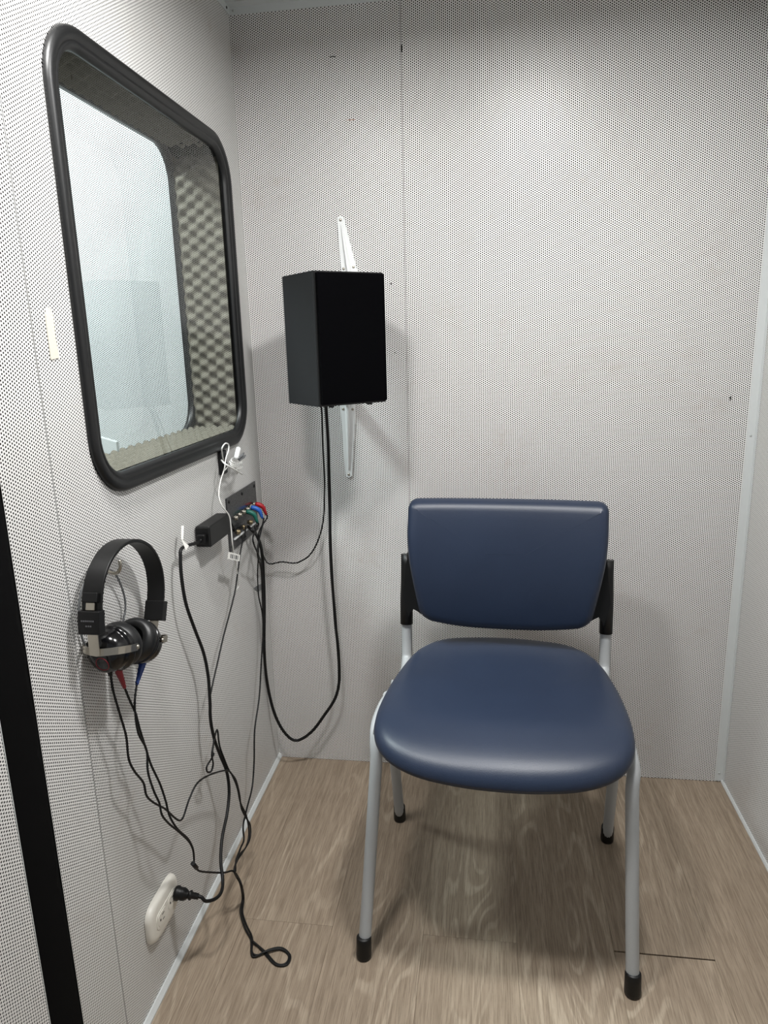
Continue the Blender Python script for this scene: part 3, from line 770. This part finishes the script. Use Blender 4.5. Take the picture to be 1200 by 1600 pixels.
# white flag label taped to the cord near the adapter
t = MB(); a = onx(284, 822, 0.010); b_ = onx(289, 822, 0.016); lpt = [onx(283, 822, 0.016), onx(287, 821, 0.018), onx(286, 843, 0.022), onx(295, 853, 0.026), onx(290, 860, 0.026), onx(283, 842, 0.020)]
t.prism(lpt, (0.0006, -0.0003, 0)).build('paper_flag', 'paper', c6)

# ---- outlet
ou = empty('wall_outlet', (0.0, OYC, OZC - 0.04), label='white oval-ended double wall outlet near the floor', cat='outlet')
def oplate(hy, hz, n=64, e=3.8):
    out = []
    for k in range(n):
        a = 2 * PI * k / n; c, s_ = math.cos(a), math.sin(a)
        out.append((hy * math.copysign(abs(c) ** (2 / e), c), hz * math.copysign(abs(s_) ** (2 / e), s_)))
    return out
lo = oplate(0.0610, 0.0405); n = len(lo); vs = []; fs = []
secs = [(1.0, 0.0006), (1.0, 0.003), (0.985, 0.0065), (0.95, 0.0095), (0.88, 0.0118), (0.78, 0.0130), (0.4, 0.0133), (0.01, 0.0134)]
for k, x in secs: vs += [Vector((x, OYC + a * k, OZC + b * k)) for a, b in lo]
for i in range(len(secs) - 1):
    for k in range(n): fs.append((i * n + k, i * n + (k + 1) % n, (i + 1) * n + (k + 1) % n, (i + 1) * n + k))
MB().add(vs, fs, True).build('cover_plate', 'ivory', ou)
ins = MB(); lpi = rrect(0.042, 0.0165, 0.012, 6)
ins.prism([(0.0125, OYC + a, OZC + b) for a, b in lpi], (0.0018, 0, 0)).build('insert_frame', 'ivory', ou, 0.0006)
for yy in (-0.020, 0.022):
    sk = MB(); lpi = rrect(0.0165, 0.0125, 0.008, 6)
    sk = sk.prism([(0.0140, OYC + yy + a, OZC + b) for a, b in lpi], (0.0012, 0, 0)).build('socket_face', 'ivory', ou, 0.0004)
    for dy, dz, hy, hz in ((0.003, 0.0055, 0.0042, 0.0009), (0.003, -0.0055, 0.0036, 0.0009), (-0.0085, 0.0, 0.0020, 0.0020)):
        MB().box((0.0148, OYC + yy + dy - hy, OZC + dz - hz), (0.01535, OYC + yy + dy + hy, OZC + dz + hz)).build('slot', 'slot', sk)

# ---- cream tape strip
tp = [onx(69, 484, 0.0), onx(80, 480, 0.0), onx(84, 520, 0.0), onx(90, 558, 0.0), onx(79, 562, 0.0), onx(73, 520, 0.0)]
ty = [(-0.889, 1.247), (-0.886, 1.253), (-0.880, 1.256), (-0.874, 1.253), (-0.871, 1.246), (-0.872, 1.215), (-0.869, 1.187), (-0.890, 1.185), (-0.890, 1.215)]
tag(MB().prism([(0.0003, y, z) for y, z in ty], (0.0007, 0, 0)).build('tape_strip', 'tape'), 'short cream strip of tape stuck beside the window', 'tape')

sc = [onx(396, 919, 0.0), onx(403, 914, 0.0), onx(410, 912, 0.0), onx(410, 921, 0.0), onx(402, 924, 0.0)]
tag(MB().prism([p + Vector((0.0003, 0, 0)) for p in sc], (0.0008, 0, 0)).build('tape_scrap', 'greycord'), 'torn scrap of grey tape behind the hanging cords', 'tape')
# ---- black clip holding the white cord
bx = empty('cord_clip', (0.0, -0.280, 0.908), label='small black block on the wall below the window corner', cat='clip')
MB().box((0.0004, -0.297, 0.908), (0.009, -0.262, 0.962)).build('block', 'plastic', bx, 0.002)
MB().box((0.009, -0.285, 0.918), (0.014, -0.273, 0.936)).build('catch', 'plastic', bx, 0.001)
# ---- coiled white cord
c7 = empty('white_cord', (0.03, -0.27, 0.9), label='white cord tied in a small coil below the window', cat='cable')
wz = [('L', 349, 719, 0.012), ('L', 347, 708, 0.016), ('L', 347, 700, 0.020), ('L', 352, 693, 0.024), ('L', 357, 695, 0.026), ('L', 357, 704, 0.026), ('L', 353, 716, 0.026), ('L', 351, 730, 0.028), ('L', 349, 738, 0.026), ('L', 345, 750, 0.024), ('L', 342, 768, 0.024), ('L', 343, 780, 0.028), ('L', 348, 792, 0.034),
      ('L', 358, 806, 0.0405), ('L', 361, 825, 0.041), ('L', 363, 848, 0.041), ('L', 366, 868, 0.036), ('L', 369, 885, 0.032), ('L', 372, 905, 0.028), ('L', 373, 915, 0.026), ('L', 370, 921, 0.024), ('L', 366, 922, 0.022)]
cable('cord', pts(*wz), 0.0015, 'whitecord', c7)
coil = []
for k in range(33):
    a = 2 * PI * k / 10; sh = k / 10 * 3.0; w_ = 8.5 + 1.5 * math.sin(k * 0.9)
    coil.append(('L', 368.5 + w_ * math.cos(a) - 1.2 * math.sin(a), 719.0 + sh + (2.4 + 0.6 * math.sin(k * 0.37)) * math.cos(a) + 4.0 * math.sin(a), 0.034 + 0.010 * math.sin(a)))
cable('coil', pts(*coil), 0.00115, 'whitecord', c7)
cable('tie', pts(('L', 346, 719, 0.020), ('L', 352, 725, 0.040), ('L', 362, 731, 0.048), ('L', 372, 737, 0.044), ('L', 379, 741, 0.034)), 0.0019, 'whitecord', c7)
cable('tail', pts(('L', 351, 735, 0.024), ('L', 357, 729, 0.026), ('L', 366, 728, 0.030), ('L', 371, 740, 0.030)), 0.0014, 'whitecord', c7)
a, b_ = onx(369, 715, 0.032), onx(373, 700, 0.034)
MB().lathe([(0.0022, -0.004), (0.0052, -0.001), (0.0056, 0.002), (0.0056, (b_ - a).length - 0.002), (0.0050, (b_ - a).length), (0.0006, (b_ - a).length + 0.0004)], axis_mat(a, b_ - a), 16).build('end_plug', 'white', c7)
for q0, q1 in (((372, 717), (381, 708)), ((374, 719), (383.5, 711.5))):
    a, b_ = onx(*q0, 0.028), onx(*q1, 0.028)
    MB().tube([a, (a + b_) / 2 + Vector((0.002, 0, 0.001)), b_], [0.002, 0.0034, 0.0018], 8).build('twist_tie_end', 'greycord', c7)
# printed tag on the white cord
T0, T1, T2, T3 = onx(356.5, 862, 0.036), onx(375, 867, 0.040), onx(374, 877, 0.040), onx(355.5, 873, 0.036)
tg = MB().prism([T0, T1, T2, T3], (0.0006, -0.0006, 0)).build('paper_tag', 'paper', c7)
for k, (a0, a1) in enumerate(((0.2, 0.27), (0.33, 0.42), (0.5, 0.55), (0.62, 0.74), (0.8, 0.85))):
    q = lambda s, t_: (T0 * (1 - s) + T1 * s) * (1 - t_) + (T3 * (1 - s) + T2 * s) * t_
    MB().prism([q(a0, 0.2) + Vector((0.0007, -0.0007, 0)), q(a1, 0.2) + Vector((0.0007, -0.0007, 0)), q(a1, 0.8) + Vector((0.0007, -0.0007, 0)), q(a0, 0.8) + Vector((0.0007, -0.0007, 0))], (0.0003, -0.0003, 0)).build('print_bar', 'ink', tg)

# ---- wall hook and headphones
HK = (-0.838, 0.868)
hk = empty('wall_hook', (0.0, HK[0], HK[1] - 0.02), label='small nickel hook on the left wall carrying the headphones', cat='hook')
MB().lathe([(0.0125, 0.0003), (0.0125, 0.002), (0.009, 0.0035), (0.0005, 0.004)], axis_mat((0, HK[0], HK[1]), (1, 0, 0)), 20).build('rose', 'nickel', hk)
P = [(0.003, HK[0], HK[1] - 0.002), (0.016, HK[0] - 0.006, HK[1] - 0.007), (0.034, HK[0] - 0.014, HK[1] - 0.010), (0.046, HK[0] - 0.019, HK[1] - 0.005), (0.051, HK[0] - 0.021, HK[1] + 0.006), (0.050, HK[0] - 0.021, HK[1] + 0.014)]
MB().tube(spline(P, 5), 0.0027, 10).build('prong', 'nickel', hk)
P = [(0.003, HK[0], HK[1] + 0.004), (0.014, HK[0], HK[1] + 0.013), (0.022, HK[0] , HK[1] + 0.022), (0.024, HK[0], HK[1] + 0.028)]
MB().tube(spline(P, 5), 0.0027, 10).build('prong', 'nickel', hk)

ANG = -math.atan2(0.060, 0.2)
hp = empty('headphones', (0.035, -0.829, 0.784), (ANG, 0, 0), 'black audiometry headphones with silver yokes hanging on a wall hook', 'headphones')
HM = chain(hp)
def hpt(x, s, t): return HM @ Vector((x, s, t))
def strap(name, path, w, th, mat, parent, xo=0.0):
    """flat band: path (s, t) in the arch plane, w wide along x"""
    P = [Vector((0, s, t)) for s, t in path]; vs = []; fs = []; n = len(P)
    for i, p in enumerate(P):
        a = P[max(0, i - 1)]; b = P[min(n - 1, i + 1)]; d = (b - a).normalized(); nn = Vector((0, -d.z, d.y))
        for x, k in ((-w / 2, -1), (w / 2, -1), (w / 2, 1), (-w / 2, 1)): vs.append(HM @ (p + nn * (k * th / 2) + Vector((x + xo, 0, 0))))
    for i in range(n - 1):
        for k in range(4): fs.append((4 * i + k, 4 * i + (k + 1) % 4, 4 * i + 4 + (k + 1) % 4, 4 * i + 4 + k))
    fs += [(0, 1, 2, 3), tuple(4 * n - 4 + k for k in range(4))]
    return MB().add(vs, fs).build(name, mat, parent, 0.0012, 2)
arch = [(-0.1000, -0.004), (-0.1025, 0.018)]
for k in range(0, 25):
    a = PI - PI * k / 24; arch.append((0.1025 * math.cos(a), 0.03 + 0.086 * math.sin(a)))
arch += [(0.1025, 0.018), (0.1000, -0.004)]
strap('headband', arch, 0.031, 0.0055, 'plastic', hp)
for sgn in (-1, 1):
    # slider housing on the outside
    strap('slider_box', [(sgn * 0.1065, 0.038), (sgn * 0.1085, 0.024)], 0.024, 0.009, 'plastic', hp)
    strap('slider_window', [(sgn * 0.1065, 0.024), (sgn * 0.1070, 0.012)], 0.014, 0.005, 'nickel', hp)
    bx_ = strap('end_block', [(sgn * 0.1055, 0.012), (sgn * 0.1040, -0.002), (sgn * 0.1010, -0.022)], 0.034, 0.017, 'plastic', hp)
    if sgn < 0:     # two faint lines of print on the block
        for t_, x0_, x1_, nn in ((-0.003, -0.011, 0.010, 7), (-0.0105, -0.004, 0.006, 3)):
            for k in range(nn):
                xa = x0_ + (x1_ - x0_) * k / nn; xb = xa + (x1_ - x0_) / nn * 0.6
                so = -0.1040 - 0.0087 + (-0.002 - t_) * 0.15
                MB().box((xa, so - 0.0006, t_ - 0.0011), (xb, so + 0.0004, t_ + 0.0011), HM).build('print_mark', 'ink', bx_)
    strap('inner_clip', [(sgn * 0.0935, 0.064), (sgn * 0.0972, 0.053)], 0.026, 0.0018, 'nickel', hp)
    strap('yoke_arm', [(sgn * 0.1000, -0.018), (sgn * 0.0945, -0.040), (sgn * 0.0900, -0.056)], 0.017, 0.0018, 'nickel', hp)
# yokes that cross the domes and pivot at the cup rims
def yoke(sgn, piv_s):
    t = MB(); w = 0.0055; P = []
    for k in range(13):
        a = -PI / 2 + PI * k / 12
        P.append((0.0390 * math.sin(a), sgn * (abs(piv_s) + (0.0900 - abs(piv_s)) * math.cos(a) ** 0.7), -0.0515 + 0.004 * abs(math.sin(a))))
    vs = []; fs = []
    for i, p in enumerate(P):
        a = Vector(P[max(0, i - 1)]); b = Vector(P[min(12, i + 1)]); d = (b - a).normalized(); nn = Vector((0, 0, 1)).cross(d).normalized() * 0.0009
        for kz, kn in ((-1, -1), (1, -1), (1, 1), (-1, 1)): vs.append(HM @ (Vector(p) + Vector((0.003, 0, kz * w)) + nn * kn))
    for i in range(12):
        for k in range(4): fs.append((4 * i + k, 4 * i + (k + 1) % 4, 4 * i + 4 + (k + 1) % 4, 4 * i + 4 + k))
    fs += [(0, 1, 2, 3), tuple(48 + k for k in range(4))]
    y = t.add(vs, fs).build('yoke', 'nickel', hp)
    MB().lathe([(0.0035, -0.002), (0.0035, 0.002), (0.002, 0.0028)], HM @ axis_mat((0.0420, sgn * abs(piv_s), -0.0475), (1, 0, 0)), 12).build('pivot_screw', 'nickel', y)
yoke(-1, 0.042); yoke(1, 0.044)
def cup(cs, ct, tilt, sgn, dot):
    """ear cup turned about its axis; local z points outwards"""
    ax = Vector((-0.16 if sgn < 0 else 0.05, sgn * math.cos(tilt), math.sin(tilt)))
    m = HM @ axis_mat((0.003, cs, ct), ax)
    h = MB().lathe([(0.0365, 0.0), (0.0372, 0.002), (0.0372, 0.006), (0.0355, 0.0085), (0.0335, 0.0095), (0.0330, 0.0120), (0.0330, 0.0180), (0.0318, 0.0250), (0.0290, 0.0305), (0.0245, 0.0350), (0.0180, 0.0385), (0.0090, 0.0403), (0.0004, 0.0406)], m, 40).build('cup_shell', 'gloss', hp)
    cu = MB().lathe([(0.0180, -0.004), (0.0180, -0.018), (0.0215, -0.0225), (0.0270, -0.0245), (0.0325, -0.0225), (0.0362, -0.0170), (0.0372, -0.010), (0.0362, -0.003), (0.0345, 0.001)], m, 40).build('ear_cushion', 'rubber', hp)
    if dot:
        P = [m @ Vector((0.0115 * math.cos(a) + 0.010 * 0, 0.0115 * math.sin(a), 0.0415)) for a in [2 * PI * k / 24 for k in range(25)]]
        off = m.to_3x3() @ Vector((0, 0, -0.0008)); sh = HM.to_3x3() @ Vector((0.004, 0, -0.012))
        P2 = []
        for k in range(25):
            a = 2 * PI * k / 24; x, y = 0.0105 * math.cos(a), 0.0105 * math.sin(a)
            P2.append((x, y))
        # ring printed low on the dome
        R = []
        for x, y in P2:
            v = m @ Vector((x, y, 0)); loc = v + sh; l = m.inverted() @ loc
            r = min(0.034, math.hypot(l.x, l.y)); pr = [(0.0, 0.0406), (0.009, 0.0403), (0.018, 0.0385), (0.0245, 0.0350), (0.029, 0.0305), (0.0318, 0.025), (0.0345, 0.018)]
            for (ra, ha), (rb, hb) in zip(pr[:-1], pr[1:]):
                if ra <= r <= rb: hh = ha + (hb - ha) * (r - ra) / (rb - ra); break
            R.append(m @ Vector((l.x, l.y, hh + 0.0001)))
        MB().tube(R, 0.0007, 6, cap=False).build('red_ring', 'darkred', h)
    return m
mN = cup(-0.036, -0.050, math.radians(-15), -1, True)
mF = cup(0.034, -0.050, math.radians(-20), 1, False)
# strain reliefs and cords
def relief(a, b, mat):
    a, b = Vector(a), Vector(b); P = [a + (b - a) * k / 12 for k in range(13)]
    r = [0.0062 - 0.0038 * k / 12 + (0.0006 if k % 2 else 0) for k in range(13)]
    return MB().tube(P, r, 10).build('strain_relief', mat, hp)
rn0, rn1 = onx(183, 1042, 0.040), onx(195, 1075, 0.040)
relief(rn0, rn1, 'darkred')
bn0, bn1 = onx(224, 1032, 0.040), onx(213.5, 1070, 0.040)
relief(bn0, bn1, 'navy')
kn0, kn1 = onx(170.5, 1040, 0.036), onx(173, 1056, 0.036)
relief(kn0, kn1, 'plastic')
cable('headphone_cord', [kn1] + pts(('L', 177, 1080, 0.036), ('L', 187, 1115, 0.036), ('L', 197, 1150, 0.036), ('L', 201, 1185, 0.036), ('L', 210, 1205, 0.036), ('L', 224, 1223, 0.036), ('L', 229, 1243, 0.036), ('L', 240, 1254, 0.036), ('L', 258, 1264, 0.038), ('L', 272, 1277, 0.04), ('L', 281, 1282, 0.041), ('L', 287, 1275, 0.042),
      ('L', 296, 1248, 0.045), ('L', 308, 1224, 0.048), ('L', 325, 1212, 0.05), ('L', 345, 1205, 0.053), ('L', 358, 1205, 0.055), ('L', 365, 1216, 0.058), ('L', 371, 1232, 0.06), ('L', 376, 1255, 0.062), ('L', 385, 1275, 0.066), ('L', 389, 1300, 0.070), ('L', 385, 1322, 0.072), ('L', 376, 1333, 0.074), ('L', 369, 1343, 0.078), ('L', 368, 1362, 0.082)), 0.0019, 'blackcord', hp)
JN = onx(303, 1351, 0.060)
cable('red_side_cord', [rn1 + Vector((0, 0, 0.004)), rn1] + pts(('L', 203, 1095, 0.040), ('L', 212, 1115, 0.040), ('L', 218, 1138, 0.040), ('L', 228, 1170, 0.040), ('L', 236, 1195, 0.042), ('L', 250, 1225, 0.045), ('L', 259, 1252, 0.048), ('L', 265, 1275, 0.050), ('L', 277, 1295, 0.053), ('L', 293, 1310, 0.056), ('L', 301, 1325, 0.058), ('L', 303, 1340, 0.060)) + [JN], 0.0019, 'blackcord', hp)
cable('blue_side_cord', [bn1 + Vector((0, 0, 0.004)), bn1] + pts(('L', 211, 1090, 0.042), ('L', 211, 1112, 0.043), ('L', 216, 1145, 0.043), ('L', 229, 1172, 0.043), ('L', 231, 1205, 0.045), ('L', 240, 1235, 0.047), ('L', 249, 1255, 0.050), ('L', 253, 1273, 0.053), ('L', 264, 1287, 0.055), ('L', 280, 1300, 0.057), ('L', 296, 1316, 0.060), ('L', 302.5, 1332, 0.062)) + [JN], 0.0019, 'blackcord', hp)
MB().tube([onx(301, 1349, 0.061), onx(307, 1356, 0.062)], 0.0042, 10).build('splitter', 'plastic', hp)
cable('main_cord', [onx(306, 1355, 0.062)] + pts(('L', 312, 1361, 0.062), ('L', 330, 1363, 0.066), ('L', 350, 1363.5, 0.072), ('L', 364, 1361, 0.080), ('L', 373, 1372, 0.088), ('L', 378, 1385, 0.095), ('F', 381, 1403, 0.014), ('F', 379, 1425, 0.006), ('F', 385, 1445, 0.003), ('F', 394, 1465, 0.0025), ('F', 394, 1488, 0.003), ('F', 405, 1492, 0.003), ('F', 420, 1484, 0.0065),
      ('F', 440, 1481, 0.0025), ('F', 453.5, 1493, 0.0025), ('F', 448, 1507.5, 0.0025), ('F', 430, 1507, 0.0025), ('F', 412, 1488, 0.0025), ('F', 398, 1473, 0.0025)), 0.0019, 'blackcord', hp)
# grey cord looped over the hook behind the headphones
c8 = empty('grey_cord', (0.01, -0.80, 0.74), label='thin grey cord looped on the hook behind the headphones', cat='cable')
cable('cord', pts(('L', 168, 892, 0.012), ('L', 176, 893, 0.014), ('L', 185, 905, 0.012), ('L', 194, 930, 0.010), ('L', 196, 950, 0.009), ('L', 193, 968, 0.008), ('L', 189, 990, 0.006), ('L', 182, 1015, 0.005), ('L', 168, 1035, 0.005), ('L', 152, 1030, 0.005), ('L', 138, 1018, 0.005), ('L', 128, 995, 0.005), ('L', 124, 970, 0.005), ('L', 124, 940, 0.005), ('L', 132, 912, 0.006), ('L', 150, 893, 0.010), ('L', 162, 889, 0.012)), 0.0018, 'greycord', c8)

# ---- pale panel standing beyond the window
q0, q1 = ony(140, 678.5, 0.02), ony(181.5, 690.5, 0.02)
q2, q3 = Vector((q1.x, q1.y, 0.0)), Vector((q0.x - 0.25, q0.y, 0.0)); q0 = q1 + (q0 - q1) * 5.0
q3.x = q0.x
pl = MB().prism([q0, q1, q2, q3], (0.0, 0.014, 0)).build('pale_board', 'trim', None, 0.001)
tag(pl, 'pale grey board standing beyond the window glass', 'board')
